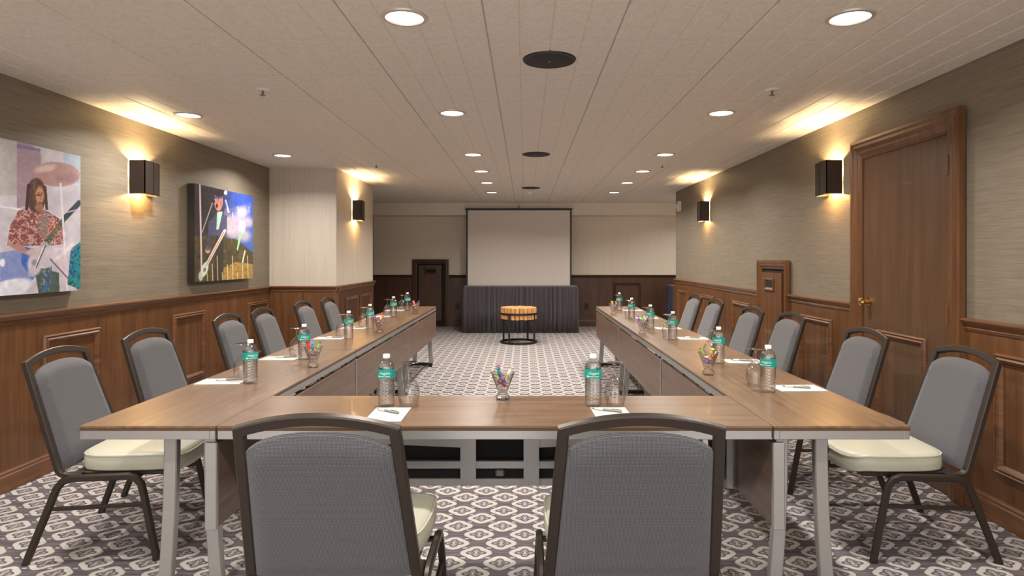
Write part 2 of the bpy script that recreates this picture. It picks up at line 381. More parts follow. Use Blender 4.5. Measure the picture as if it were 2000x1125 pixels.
for i, (x, y) in enumerate(((.13, 3.352), (.114, 6.39), (.09, 9.42))):
    e = empty('ceiling_speaker', (x, y, ZC), '%s black round ceiling speaker' % ('nearest large', 'middle', 'farthest')[i], 'speaker', 'ceiling speakers')
    add('grille', lathe(BM(), [(0, -.012), (.12, -.011), (.128, -.006), (.128, .003), (0, .003)], 40), M['speaker'], e, True)
    add('rim', lathe(BM(), [(.126, -.009), (.138, -.007), (.142, 0), (.142, .003), (.126, .003), (.126, -.009)], 40), M['black'], e, True)
    add('logo_badge', box(BM(), -.003, .003, -.012, .012, -.0135, -.011), M['pen'], e)
e = tag(add('smoke_detector', lathe(BM(), [(0, -.03), (.03, -.028), (.05, -.016), (.052, .002), (0, .002)], 28, (.08, 10.08, ZC)), M['white'], None, True), 'small white smoke detector on the far ceiling', 'smoke detector')
for x, y, q in ((-1.636, 3.947, 'near left'), (1.544, 3.947, 'near right'), (-1.665, 7.09, 'far left'), (1.54, 7.09, 'far right')):
    e = empty('sprinkler_head', (x, y, ZC), 'small ceiling sprinkler head, %s one' % q, 'sprinkler', 'ceiling sprinklers')
    add('escutcheon', lathe(BM(), [(0, -.008), (.036, -.007), (.045, -.001), (.045, .002), (0, .002)], 20), M['white'], e, True)
    add('nozzle', lathe(BM(), [(.006, -.004), (.006, -.028), (.004, -.03), (.018, -.034), (.018, -.037), (0, -.037)], 12), M['steel'], e)
# ---------------------------------------------------------------- wall sconces
def sconce(mp, s, sgn, label):
    p = mp(s, 0, 1.83); e = empty('wall_sconce', p, label, 'wall lamp', 'two-block bronze wall sconces')
    z0, z1 = 1.83, 2.085
    def shell(s0, s1, n1, near):
        bm = BM(); t = .006
        sides = [(s0, s0+t, .005, n1), (s1-t, s1, n1-.024, n1)] if near else [(s1-t, s1, .005, n1)]
        for a in sides+[(s0, s1, n1-t, n1)]: wbox(bm, mp, a[0], a[1], a[2], a[3], z0, z1)
        return bm
    add('near_block', shell(s, s+.115, .125, True), M['sconce'], e, world=True)
    add('far_block', shell(s+.109, s+.22, .108, False), M['sconce'], e, world=True)
    add('divider', wbox(BM(), mp, s+.004, s+.216, .012, .106, 1.94, 1.95), M['sconce'], e, world=True)
    add('wall_plate', wbox(BM(), mp, s+.07, s+.15, 0, .02, 1.92, 1.98), M['sconce'], e, world=True)
    for z, en, c in ((1.99, 24, (1, .72, .38)), (1.90, 9, (1, .55, .18))):
        b = mp(s+.11, .058, z); add('bulb', lathe(BM(), [(0, -.016), (.012, -.012), (.016, 0), (.012, .012), (0, .016)], 12, b), M['bulb'], e, True, True)
        l = bpy.data.lights.new('sconce_lamp', 'POINT'); l.energy = en; l.color = c; l.shadow_soft_size = .018
        lo = bpy.data.objects.new('sconce_lamp', l); C.objects.link(lo); lo.parent = e; lo.location = Vector(b)-Vector(p)+Vector((0, 0, .038 if z > 1.95 else -.038))
sconce(mapL, 4.77, 1, 'bronze two-block sconce between the two canvas prints')
sconce(mapCS, 8.06, 1, 'bronze two-block sconce on the striped column')
sconce(mapR, 4.77, 1, 'bronze two-block sconce beside the tall door')
sconce(mapR, 8.20, 1, 'bronze two-block sconce on right wall near motion sensor')
e = empty('motion_sensor', mapR(9.75, 0, 2.07), 'small white motion sensor at the far end of right wall', 'sensor')
add('housing', wbox(BM(), mapR, 9.70, 9.80, 0, .045, 2.07, 2.22), M['white'], e, world=True); add('lens', wbox(BM(), mapR, 9.71, 9.79, .045, .075, 2.11, 2.17), M['white'], e, world=True)
# ---------------------------------------------------------------- canvas prints (flat printed pictures)
def pip(px, py, poly):
    inside = np.zeros(px.shape, bool); n = len(poly)
    for i in range(n):
        (x0, y0), (x1, y1) = poly[i], poly[(i+1) % n]
        if y0 == y1: continue
        c = ((y0 > py) != (y1 > py)) & (px < (x1-x0)*(py-y0)/(y1-y0)+x0); inside ^= c
    return inside
def vnoise(x, y, sc, seed):
    r = np.random.RandomState(seed); g = r.rand(64, 64)
    x = x/sc; y = y/sc; xi = np.floor(x).astype(int); yi = np.floor(y).astype(int); fx = x-xi; fy = y-yi
    fx = fx*fx*(3-2*fx); fy = fy*fy*(3-2*fy); G = lambda a, b: g[a % 64, b % 64]
    return (G(xi, yi)*(1-fx)+G(xi+1, yi)*fx)*(1-fy)+(G(xi, yi+1)*(1-fx)+G(xi+1, yi+1)*fx)*fy
class Paint:
    def __init__(s, x, y, base): s.x, s.y = x, y; s.c = np.tile(np.array(base, float), x.shape+(1,))
    def blend(s, m, col): m = np.clip(m, 0, 1)[..., None]; s.c = s.c*(1-m)+np.array(col, float)*m
    def poly(s, p, col, a=1): s.blend(pip(s.x, s.y, p)*a, col)
    def ell(s, cx, cy, rx, ry, col, a=1, soft=.15, rot=0):
        dx, dy = s.x-cx, s.y-cy; c, q = math.cos(rot), math.sin(rot); u = (dx*c+dy*q)/rx; v = (-dx*q+dy*c)/ry
        s.blend((1-np.hypot(u, v))/soft*a if a == 1 else np.clip((1-np.hypot(u, v))/soft, 0, 1)*a, col)
    def line(s, x0, y0, x1, y1, wd, col, a=1):
        d = np.array([x1-x0, y1-y0], float); L = d@d; t = np.clip(((s.x-x0)*d[0]+(s.y-y0)*d[1])/L, 0, 1)
        s.blend(np.clip((wd-np.hypot(s.x-x0-t*d[0], s.y-y0-t*d[1]))/2+.5, 0, 1)*a, col)
    def tex(s, m, sc, cols, seed):
        n = .65*vnoise(s.x, s.y, sc, seed)+.35*vnoise(s.x, s.y, sc*.45, seed+50); q = np.clip((n-.2)/.6, 0, .999)*(len(cols)-1); k = q.astype(int); A = np.array(cols, float); cc = A[k]*(1-(q-k))[..., None]+A[k+1]*(q-k)[..., None]
        m = np.clip(m, 0, 1)[..., None]; s.c = s.c*(1-m)+cc*m
def picture(name, y0, y1, z0, z1, thick, paint, label):
    e = empty(name, (XL, (y0+y1)/2, z0), label, 'picture', 'canvas prints of musicians')
    add('canvas_box', box(BM(), XL+.008, XL+thick-.001, y0, y1, z0, z1), M['black'], e, world=True)
    nx, nz = 280, 206; bm = BM(); xf = XL+thick
    Y = np.linspace(y0, y1, nx); Z = np.linspace(z0, z1, nz); YY, ZZ = np.meshgrid(Y, Z, indexing='ij')
    ix = ((1025+F*xf/YY)-0)*1642/540; iy = ((505-F*(ZZ-H)/YY)-250)*1125/370      # picture layout units
    col = paint(ix, iy)/255.0; col = np.where(col <= .04045, col/12.92, ((col+.055)/1.055)**2.4)
    vs = [[bm.verts.new((xf, Y[i], Z[j])) for j in range(nz)] for i in range(nx)]
    for i in range(nx-1):
        for j in range(nz-1): bm.faces.new((vs[i][j], vs[i+1][j], vs[i+1][j+1], vs[i][j+1]))
    m = T(name+'_ink'); at = m.n('ShaderNodeAttribute'); at.attribute_name = 'ink'; m.base(at.outputs['Color']); m.b.inputs['Roughness'].default_value = .3
    o = add('printed_face', bm, m.m, e, world=True)
    if o.data.polygons[0].normal.x < 0: o.data.flip_normals()
    ca = o.data.color_attributes.new('ink', 'FLOAT_COLOR', 'POINT')
    ca.data.foreach_set('color', np.concatenate([col.reshape(-1, 3), np.ones((nx*nz, 1))], 1).ravel())
def paint_a(x, y):
    p = Paint(x, y, (206, 200, 206)); n = vnoise(x, y, 60, 1)
    p.blend(n*.5, (160, 152, 160)); p.blend((x < 100)*(y < 400)*.6, (168, 165, 150)); p.poly([(100, 60), (240, 130), (250, 420), (100, 480)], (150, 118, 128), .8)
    p.poly([(100, 90), (240, 125), (240, 140), (100, 120)], (110, 96, 150), .8); p.blend((x > 380)*(y < 330)*.6, (150, 180, 200))
    p.ell(335, 275, 145, 76, (168, 128, 122), 1, .08, .05); p.ell(270, 240, 80, 30, (214, 190, 180), .8, .5, -.2); p.ell(400, 300, 80, 40, (140, 105, 105), .7, .6)
    p.poly([(0, 740), (120, 720), (200, 900), (60, 990), (0, 990)], (120, 135, 190)); p.ell(40, 960, 170, 60, (222, 222, 232), 1, .2, -.3)
    p.ell(15, 800, 16, 26, (240, 240, 250)); p.ell(38, 930, 14, 28, (235, 235, 245)); p.line(0, 465, 160, 490, 5, (232, 228, 232))
    p.poly([(130, 700), (210, 720), (240, 860), (190, 900), (125, 800)], (40, 90, 180)); p.poly([(200, 820), (350, 860), (355, 990), (230, 985)], (60, 78, 66))
    m = pip(x, y, [(110, 490), (200, 465), (290, 500), (385, 560), (385, 690), (270, 700), (150, 700), (40, 700), (60, 580)])
    p.tex(m*1.0, 12, [(120, 40, 40), (206, 186, 180), (150, 60, 48), (84, 52, 52), (190, 110, 90)], 3)
    p.poly([(40, 690), (130, 690), (190, 760), (120, 740)], (170, 120, 110)); p.ell(205, 810, 50, 75, (212, 196, 196), .9, .3); p.ell(205, 740, 60, 30, (214, 178, 160), .9, .4)
    p.ell(215, 400, 62, 108, (76, 48, 34), 1, .1); p.ell(236, 400, 30, 62, (196, 130, 96), 1, .3); p.ell(232, 470, 30, 34, (150, 100, 64), 1, .4); p.ell(232, 398, 26, 7, (70, 40, 34), .9, .4)
    p.poly([(240, 510), (290, 530), (280, 660), (235, 640)], (130, 120, 110), .7)
    p.line(265, 700, 385, 535, 14, (58, 78, 50)); p.line(385, 535, 470, 445, 16, (38, 52, 58)); p.line(190, 860, 265, 700, 26, (190, 178, 190), .8)
    p.line(360, 330, 400, 960, 6, (222, 214, 226)); p.poly([(300, 760), (360, 700), (480, 940), (420, 960)], (210, 190, 200), .8); p.line(300, 780, 470, 965, 4, (80, 70, 80))
    m = pip(x, y, [(420, 720), (482, 670), (482, 960), (400, 930)]); p.tex(m*1.0, 14, [(10, 70, 60), (30, 140, 130), (20, 100, 150), (16, 60, 50)], 5)
    p.tex(pip(x, y, [(250, 840), (310, 820), (300, 960), (240, 975)])*.9, 12, [(40, 110, 170), (60, 60, 60), (120, 170, 190)], 6)
    p.ell(380, 720, 70, 16, (226, 206, 216), .9, .5)
    p.ell(228, 385, 5, 4, (40, 26, 24)); p.ell(248, 388, 5, 4, (40, 26, 24)); p.line(240, 395, 243, 425, 2.5, (150, 92, 70)); p.ell(240, 445, 12, 4, (110, 60, 50))
    p.line(170, 340, 158, 480, 9, (50, 32, 26)); p.line(268, 350, 278, 480, 8, (64, 42, 30)); p.line(208, 300, 200, 420, 4, (120, 84, 56), .7)
    p.ell(205, 800, 22, 24, (120, 110, 120), .7, .4); p.line(215, 830, 270, 700, 3, (70, 60, 60)); p.line(205, 835, 262, 697, 2, (240, 236, 236))
    for q in range(7): p.line(275+q*15, 688-q*21, 283+q*15, 696-q*21, 1.5, (190, 190, 170), .8)
    p.ell(330, 600, 60, 50, (196, 120, 80), .35, .8); p.line(345, 770, 430, 690, 10, (232, 224, 236), .6); p.line(400, 500, 478, 480, 4, (228, 200, 226), .7)
    p.blend(vnoise(x, y, 9, 21)*.14, (250, 246, 250)); p.blend(vnoise(x, y, 30, 22)*.18, (90, 96, 140)); return p.c
def paint_b(x, y):
    p = Paint(x, y, (44, 38, 46)); k = np.clip((x-1270)/150, 0, 1); p.blend(k*.95, (34, 66, 172)); p.blend(np.clip((x-1400)/140, 0, 1)*np.clip((y-380)/250, 0, 1)*.8, (58, 120, 214))
    for cx, cy, r in ((1440, 500, 48), (1470, 560, 46), (1400, 560, 70), (1340, 545, 40), (1450, 640, 52), (1390, 620, 60), (1350, 600, 50)):
        p.ell(cx, cy, r, r*.95, (206, 190, 198), .85, .6)
    p.blend(vnoise(x, y, 22, 9)*pip(x, y, [(1330, 480), (1490, 440), (1490, 690), (1320, 650)])*.5, (150, 130, 160))
    p.ell(1438, 590, 26, 44, (244, 240, 244), .7, .5)
    m = pip(x, y, [(1150, 645), (1275, 632), (1330, 650), (1400, 660), (1510, 745), (1510, 930), (1150, 930)])
    p.tex(m*1.0, 16, [(38, 34, 20), (70, 58, 28), (52, 52, 30), (96, 80, 36)], 11)
    m = pip(x, y, [(1330, 830), (1400, 795), (1510, 810), (1510, 930), (1300, 930)]); p.tex(m*.95, 14, [(150, 108, 36), (186, 146, 60), (120, 90, 34)], 12)
    p.poly([(1240, 560), (1290, 505), (1350, 520), (1345, 640), (1235, 640)], (66, 70, 104)); p.poly([(1290, 500), (1322, 495), (1300, 600), (1285, 605)], (176, 214, 190))
    p.poly([(1280, 640), (1330, 640), (1325, 910), (1270, 910)], (34, 28, 20), .8)
    p.ell(1298, 435, 27, 62, (196, 126, 112), 1, .12); p.ell(1303, 388, 30, 26, (40, 28, 28), 1, .2); p.ell(1296, 414, 27, 10, (40, 50, 120), 1, .3); p.ell(1288, 462, 8, 15, (70, 20, 24), 1, .3)
    p.line(1187, 335, 1198, 880, 5, (216, 196, 206)); p.line(1262, 445, 1200, 620, 3, (170, 165, 175)); p.ell(1268, 435, 10, 12, (30, 30, 36))
    p.line(1225, 815, 1335, 610, 9, (226, 208, 200)); p.ell(1215, 840, 22, 52, (214, 222, 214), 1, .2, .3); p.ell(1192, 880, 16, 34, (200, 210, 205), .9, .3); p.ell(1234, 724, 18, 24, (214, 160, 140), 1, .3)
    p.poly([(1425, 610), (1440, 620), (1412, 730), (1406, 720)], (150, 216, 150)); p.line(1455, 730, 1440, 800, 4, (236, 226, 190))
    for q in range(9): p.line(1230+q*30, 860-(q % 3)*50, 1234+q*30, 915, 2.5, (232, 214, 170), .8)
    p.ell(1340, 384, 10, 14, (236, 236, 240), .9); p.line(1340, 430, 1360, 500, 5, (190, 196, 214), .7)
    p.ell(1290, 416, 8, 7, (90, 110, 190), .9, .4); p.ell(1306, 418, 8, 7, (90, 110, 190), .9, .4); p.line(1297, 425, 1294, 445, 2, (150, 84, 76)); p.ell(1312, 450, 8, 30, (150, 84, 80), .6, .6)
    p.line(1240, 640, 1234, 715, 14, (60, 62, 90), .8); p.line(1222, 822, 1330, 618, 1.5, (120, 90, 70)); p.ell(1215, 842, 9, 16, (96, 80, 66), .8, .3, .3)
    for q in range(5): p.line(1350+q*32, 470+(q % 2)*30, 1352+q*32, 500+(q % 2)*30, 3, (236, 232, 240), .5)
    p.blend(vnoise(x, y, 8, 31)*.10, (250, 240, 220)); return p.c
picture('canvas_print', 2.97, 4.17, 1.131, 2.015, .06, paint_a, 'pale canvas print of long-haired guitarist in red shirt under a cymbal')
picture('canvas_print', 5.59, 6.79, 1.131, 2.005, .07, paint_b, 'dark and blue canvas print of singer with glasses above a mountain')
# ---------------------------------------------------------------- tables
TZ = .735; L = 1.905
XLI, XLO = -1.118, -1.612; XRI, XRO = .90, 1.395
def leg_curve(x0, x1, y, dirn):
    """curved flat leg from the underside to the floor, bowing towards dirn at its foot"""
    pts = []
    for i in range(13):
        t = i/12; z = .69-t*.64; pts.append((x0+(x1-x0)*t**2.2, y, z))
    return sweep(BM(), pts, (0, 1, 0), rsec(.05, .032))
def side_table(side, i, label):
    xi, xo = (XLI, XLO) if side < 0 else (XRI, XRO); y0 = 2.285+i*L; y1 = y0+L-.003; xc = (xi+xo)/2; s = 1 if xo > xi else -1   # s: from inner to outer
    e = empty('folding_table', (xc, (y0+y1)/2, 0), label, 'table', 'flip-top seminar tables')
    a, b = min(xi, xo), max(xi, xo)
    add('table_top', box(BM(), a, b, y0, y1, TZ-.011, TZ, .002), M['top_y'], e, world=True)
    add('edge_band', box(BM(), a+.001, b-.001, y0+.001, y1-.001, TZ-.017, TZ-.011), M['edge'], e, world=True)
    fr = BM(); t = .022
    box(fr, a+.002, a+t, y0+.002, y1-.002, TZ-.05, TZ-.017, .002); box(fr, b-t, b-.002, y0+.002, y1-.002, TZ-.05, TZ-.017, .002)
    box(fr, a+t, b-t, y0+.002, y0+t, TZ-.05, TZ-.017, .002); box(fr, a+t, b-t, y1-t, y1-.002, TZ-.05, TZ-.017, .002)
    add('edge_rail', fr, M['alu'], e, world=True)
    pi_ = xi+s*.004; pa, pb = min(pi_, pi_+s*.02), max(pi_, pi_+s*.02)
    mp_ = add('modesty_panel', box(BM(), pa, pb, y0+.03, y1-.002, .357, .665, .002), M['panel'], e, world=True)
    pa2, pb2 = min(xi+s*.002, xi+s*.046), max(xi+s*.002, xi+s*.046)
    add('end_bar', box(BM(), pa2, pb2, y0+.012, y0+.03, .352, .67, .003), M['alu'], mp_, world=True)
    for y in (y0+.11, y1-.17):
        xa, xb = xc-s*.18, xc-s*.03
        lf = add('leg', leg_curve(xa, xa-s*.03, y, -1), M['alu'], e, True, True)
        l2 = add('leg', leg_curve(xb, xb+s*.03, y, 1), M['alu'], e, True, True)
        f = BM(); box(f, min(xa-s*.045, xb+s*.14), max(xa-s*.045, xb+s*.14), y-.03, y+.03, .018, .05, .008)
        add('foot_bar', f, M['alu'] if y < 4 else M['dark_metal'], e, world=True)
        for xx in (xa-s*.02, xb+s*.11): add('caster', box(BM(), xx-.02, xx+.02, y-.012, y+.012, 0, .03, .008), M['black'], e, world=True)
        h = BM(); sweep(h, [(xb+s*.02, y+.02, .68), (xb+s*.05, y+.05, .6), (xb+s*.035, y+.06, .52)], (0, 1, 0), rsec(.018, .012)); add('fold_latch', h, M['dark_metal'], e, world=True)
    return e
for i in range(3):
    q = ('front', 'middle', 'far')[i]
    side_table(-1, i, 'walnut laminate folding table, %s one of the left row' % q)
    side_table(1, i, 'walnut laminate folding table, %s one of the right row' % q)
def cross_table():
    x0, x1, y0, y1 = XLI+.004, XRI-.004, 2.285, 2.79; e = empty('folding_table', ((x0+x1)/2, (y0+y1)/2, 0), 'walnut laminate folding table joining the two rows at the front', 'table', 'flip-top seminar tables')
    add('table_top', box(BM(), x0, x1, y0, y1, TZ-.011, TZ, .002), M['top_x'], e, world=True)
    add('edge_band', box(BM(), x0+.001, x1-.001, y0+.001, y1-.001, TZ-.017, TZ-.011), M['edge'], e, world=True)
    fr = BM(); t = .022
    box(fr, x0+.002, x1-.002, y0+.002, y0+t, TZ-.05, TZ-.017, .002); box(fr, x0+.002, x1-.002, y1-t, y1-.002, TZ-.05, TZ-.017, .002)
    add('edge_rail', fr, M['alu'], e, world=True)
    mp_ = add('modesty_panel', box(BM(), x0+.06, x1-.02, y1-.03, y1-.012, .35, .665, .002), M['slot'], e, world=True)
    add('panel_rail', box(BM(), x0+.06, x1-.02, y1-.042, y1-.03, .352, .385, .003), M['alu'], mp_, world=True)
    xc = -.107
    for s in (-1, 1):
        bx = xc+s*.135
        # bracket: tapered plate
        b = BM(); yb = y1-.05; pts = [(bx-s*.033, .69), (bx+s*.033, .69), (bx+s*.033, .372), (bx-s*.033, .40)]
        if True:
            pts = [(bx+s*.033, .69), (bx-s*.015, .69), (bx-s*.033, .672), (bx-s*.033, .40), (bx+s*.033, .36)]
        v0 = [b.verts.new((x, yb, z)) for x, z in pts]; v1 = [b.verts.new((x, yb-.04, z)) for x, z in pts]
        b.faces.new(v0); b.faces.new(v1[::-1])
        for i in range(5): b.faces.new((v0[i], v0[(i+1) % 5], v1[(i+1) % 5], v1[i]))
        add('bracket', b, M['alu'], e, world=True)
        xe = x1-.03 if s > 0 else x0+.05
        a = BM(); pts = [(bx+s*.033, .60), (xe, .635), (xe, .565), (bx+s*.033, .53)]
        v0 = [a.verts.new((x, yb-.005, z)) for x, z in pts]; v1 = [a.verts.new((x, yb-.03, z)) for x, z in pts]
        a.faces.new(v0); a.faces.new(v1[::-1])
        for i in range(4): a.faces.new((v0[i], v0[(i+1) % 4], v1[(i+1) % 4], v1[i]))
        add('tilt_arm', a, M['alu'], e, world=True)
        add('end_post', box(BM(), min(xe, xe+s*.03), max(xe, xe+s*.03), yb-.03, yb+.01, .352, .69, .003), M['alu'], e, world=True)
        l = BM(); sweep(l, [(xe-s*(.15 if s > 0 else .09), y0+.25, .69), (xe-s*(.15 if s > 0 else .09), y0+.22, .4), (xe-s*(.15 if s > 0 else .09), y0+.2, .03)], (1, 0, 0), rsec(.04, .028)); add('leg', l, M['alu'], e, True, True)
        add('foot_bar', box(BM(), xe-s*(.15 if s > 0 else .09)-.025, xe-s*(.15 if s > 0 else .09)+.025, y0+.06, y0+.42, .0, .04, .006), M['alu'], e, world=True)
    add('lower_rail', box(BM(), x0+.06, x1-.04, y1-.075, y1-.05, .437, .472, .003), M['alu'], e, world=True)
    add('latch', box(BM(), xc-.02, xc+.02, y1-.08, y1-.06, .405, .437, .006), M['steel'], e, world=True)
cross_table()
# ---------------------------------------------------------------- chairs
def make_chair():
    e = empty('banquet_chair', (0, 0, 0), 'x', 'chair', 'grey-backed banquet chairs around the tables')
    # seat pad: rounded slab with a soft crown and a waterfall front
    bm = BM(); n, m = 14, 12; hw, y0, y1 = .255, -.165, .30
    def prof(u, v):      # u,v in -1..1 -> rounded rectangle scaled
        return u, v
    def ring(k, z, crown=False):
        pts = []
        N = 44
        for i in range(N):
            a = 2*PI*i/N; c, s = math.cos(a), math.sin(a); p = 5.0
            r = (abs(c)**p+abs(s)**p)**(-1/p); x = c*r*(hw-k); y = (y0+y1)/2+s*r*((y1-y0)/2-k)
            zz = z-(.018 if y > .22 else 0)*((y-.22)/.08 if y > .22 else 0)
            pts.append((x*(1-.06*max(0, -(y-.06)/.22)), y, zz))
        return pts
    loops = [ring(.012, .385), ring(.002, .392), ring(0, .41), ring(.001, .44), ring(.004, .452), ring(.012, .461), ring(.03, .466), ring(.09, .471), ring(.17, .474), ring(.225, .475)]
    rs = [[bm.verts.new(p) for p in l] for l in loops]
    for a, b in zip(rs, rs[1:]):
        for i in range(len(a)): bm.faces.new((a[i], a[(i+1) % len(a)], b[(i+1) % len(a)], b[i]))
    bm.faces.new(rs[0][::-1]); bm.faces.new(rs[-1])
    seat = add('seat', bm, M['vinyl'], e, True)
    pp = BM(); sweep(pp, ring(.003, .4535), (0, 0, 1), [(-.003, -.003), (.003, -.003), (.003, .003), (-.003, .003)], True); add('piping', pp, M['vinyl'], seat, True)
    add('seat_frame', box(BM(), -.235, .235, -.17, .24, .362, .386, .006), M['bronze'], e)
    # lean line of the back
    zl, yl, zt, yt = .40, -.222, .8635, -.378
    def ly(z): return yl+(yt-yl)*(z-zl)/(zt-zl)
    nv = Vector((0, zt-zl, -(yt-yl))).normalized()       # faces forward-up
    path = [(-.245, -.12, .372), (-.245, -.17, .372), (-.247, -.196, .376), (-.248, -.213, .386), (-.248, yl, zl)]
    X = Vector((1, 0, 0)); hwz = lambda z: .248-(.248-.216)*(z-zl)/(zt-zl)
    for z in (.55, .7, .8): path.append((-hwz(z), ly(z), z))
    arch = []
    for i in range(17):
        u = -1+i/8; z = zt+.034*(1-u*u); arch.append((u*.216, ly(z), z))
    right = [(-p[0], p[1], p[2]) for p in path[::-1]]
    full = path+arch+right; dep = []
    for i, p in enumerate(full):
        if p[2] >= zl-1e-6: dep.append(nv)
        else:
            a = Vector(full[max(i-1, 0)]); b = Vector(full[min(i+1, len(full)-1)]); t = (b-a).normalized()
            d = X.cross(t) if i < len(full)/2 else t.cross(X)
            dep.append(d if d.dot(nv) > -.2 else -d)
    add('back_frame', sweep(BM(), full, dep, rsec(.032, .024, .004)), M['bronze'], e, True)
    # upholstered back pad
    bm = BM(); NU, NV = 16, 18; fr, bk = [], []
    for j in range(NV+1):
        v = j/NV; rf, rb = [], []
        for i in range(NU+1):
            u = -1+2*i/NU; top = zt-.04+.03*(1-u*u)-.02*abs(u)**6; z = .388+(top-.388)*v
            hwp = hwz(z)-.0165; x = u*hwp
            edge = min(1, (1-abs(u))*9)**.5*min(1, v*14+.05)**.5*min(1, (1-v)*14)**.5
            th = .010+.022*edge
            P = Vector((x, ly(z), z)); rf.append(bm.verts.new(P+nv*th)); rb.append(bm.verts.new(P-nv*th*.8))
        fr.append(rf); bk.append(rb)
    for j in range(NV):
        for i in range(NU):
            bm.faces.new((fr[j][i], fr[j][i+1], fr[j+1][i+1], fr[j+1][i])); bm.faces.new((bk[j][i], bk[j+1][i], bk[j+1][i+1], bk[j][i+1]))
    for j in range(NV):
        bm.faces.new((fr[j][0], fr[j+1][0], bk[j+1][0], bk[j][0])); bm.faces.new((fr[j][NU], bk[j][NU], bk[j+1][NU], fr[j+1][NU]))
    for i in range(NU):
        bm.faces.new((fr[0][i], bk[0][i], bk[0][i+1], fr[0][i+1])); bm.faces.new((fr[NV][i], fr[NV][i+1], bk[NV][i+1], bk[NV][i]))
    add('backrest', bm, M['fabric'], e, True)
    for s in (-1, 1):
        x = s*.272; fx = s*.285
        leg = [(fx, -.335, .004), (x+s*.004, -.235, .27), (x, -.215, .325), (x, -.19, .355), (x, -.15, .368), (x, 0, .37), (x, .085, .372), (x, .118, .362), (x, .14, .335), (x+s*.003, .155, .28), (fx, .213, .004)]
        lo = add('leg_frame', sweep(BM(), leg, (s, 0, 0), rsec(.03, .024, .006)), M['bronze'], e, True)
        for p in (leg[0], leg[-1]): add('foot_glide', cyl(BM(), .016, 0, .008, (p[0], p[1], 0), 12), M['black'], lo)
        add('stretcher', sweep(BM(), [(x+s*.002, -.245, .235), (x+s*.002, .165, .245)], (s, 0, 0), rsec(.018, .014, .004)), M['bronze'], e)
    add('cross_bar', sweep(BM(), [(-.27, .1, .352), (.27, .1, .352)], (0, 0, 1), rsec(.022, .016)), M['bronze'], e)
    return e
chair = make_chair()
spots = [(-.575, 2.13, 0, 'grey banquet chair with its back to the viewer, left of the two in front'),
         (.323, 2.13, 0, 'grey banquet chair with its back to the viewer, right of the two in front')]
for i, (y, xt, r) in enumerate(((3.08, -2.25, 5), (3.85, -2.30, 0), (4.93, -2.315, 1), (5.545, -2.297, 2), (6.43, -2.256, 0), (7.07, -2.2, 1))):
    spots.append((xt+.375, y, math.radians(-90+r), 'grey banquet chair with cream seat, %s from the front along the left wall' % ordn(i)))
for i, (y, xt, r) in enumerate(((3.07, 2.13, -1), (3.89, 2.10, 0), (5.02, 2.118, 1), (5.645, 2.037, 2), (6.78, 2.05, 1), (7.62, 2.06, 2))):
    spots.append((xt-.375, y, math.radians(90+r), 'grey banquet chair with cream seat, %s from the front along the right wall' % ordn(i)))
for i, (x, y, rz, lb) in enumerate(spots):
    o = chair if i == 0 else copy_tree(chair); o.location = (x, y, 0); o.rotation_euler = (0, 0, rz); o['label'] = lb
# ---------------------------------------------------------------- tableware prototypes
def bend_text(txt, size, r, z, mat, parent, spacing=1.0):
    cu = bpy.data.curves.new('label_text', 'FONT'); cu.body = txt; cu.size = size; cu.align_x = 'CENTER'; cu.resolution_u = 3
    to = bpy.data.objects.new('label_text', cu); C.objects.link(to); bpy.context.view_layer.update()
    me = bpy.data.meshes.new_from_object(to.evaluated_get(bpy.context.evaluated_depsgraph_get())); bpy.data.objects.remove(to)
    for v in me.vertices:
        a = v.co.x/r; v.co = Vector((math.sin(a)*r, -math.cos(a)*r, z+v.co.y))
    me.materials.clear(); me.materials.append(mat); o = bpy.data.objects.new('label_text', me); C.objects.link(o); o.parent = parent; return o
def make_bottle():
    e = empty('water_bottle', (0, 0, 0), 'x', 'bottle', 'water bottles set out on the tables')
    pr = [(0, .006), (.018, .003), (.03, 0), (.0335, .006), (.0345, .016)]
    z = .018
    for i in range(7):
        pr += [(.0345, z), (.0325, z+.006), (.0345, z+.012)]; z += .0135
    pr += [(.0335, .118), (.0335, .150), (.0348, .153), (.0345, .160), (.031, .172), (.024, .183), (.0165, .191), (.0135, .195), (.013, .199)]
    add('body', lathe(BM(), pr, 28), M['pet'], e, True)
    wp = [(0, .008)]+[(max(r-.0015, .004), q) for r, q in pr[2:-6]]+[(.026, .178), (0, .178)]
    add('water', lathe(BM(), wp, 28), M['water'], e, True)
    lb = add('label', lathe(BM(), [(.0337, .117), (.0352, .1175), (.0352, .1515), (.0337, .152)], 32), M['teal'], e, True)
    bend_text('niagara', .0165, .0356, .134, M['print'], lb)
    for a, rr, mt in ((-.75, .0042, 'print'), (0, .003, 'orange_print')):
        d = BM(); vs = [d.verts.new((math.sin(a+rr*math.cos(q*PI/6)/.0357)*.0357, -math.cos(a+rr*math.cos(q*PI/6)/.0357)*.0357, .1255+rr*math.sin(q*PI/6))) for q in range(12)]; d.faces.new(vs); add('label_emblem', d, M[mt], lb)
    d = BM(); N = 14; r0 = [d.verts.new((math.sin(-.6+1.2*i/N)*.0355, -math.cos(-.6+1.2*i/N)*.0355, .1246)) for i in range(N+1)]; r1 = [d.verts.new((v.co.x, v.co.y, .1264)) for v in r0]
    for i in range(N): d.faces.new((r0[i], r0[i+1], r1[i+1], r1[i]))
    add('label_stripe', d, M['print'], lb)
    cp = [(0, .212)]; cp = [(.0125, .196), (.0142, .197), (.0142, .2105), (.013, .212), (0, .212)]
    add('cap', lathe(BM(), cp, 24), M['cap'], e, True); return e
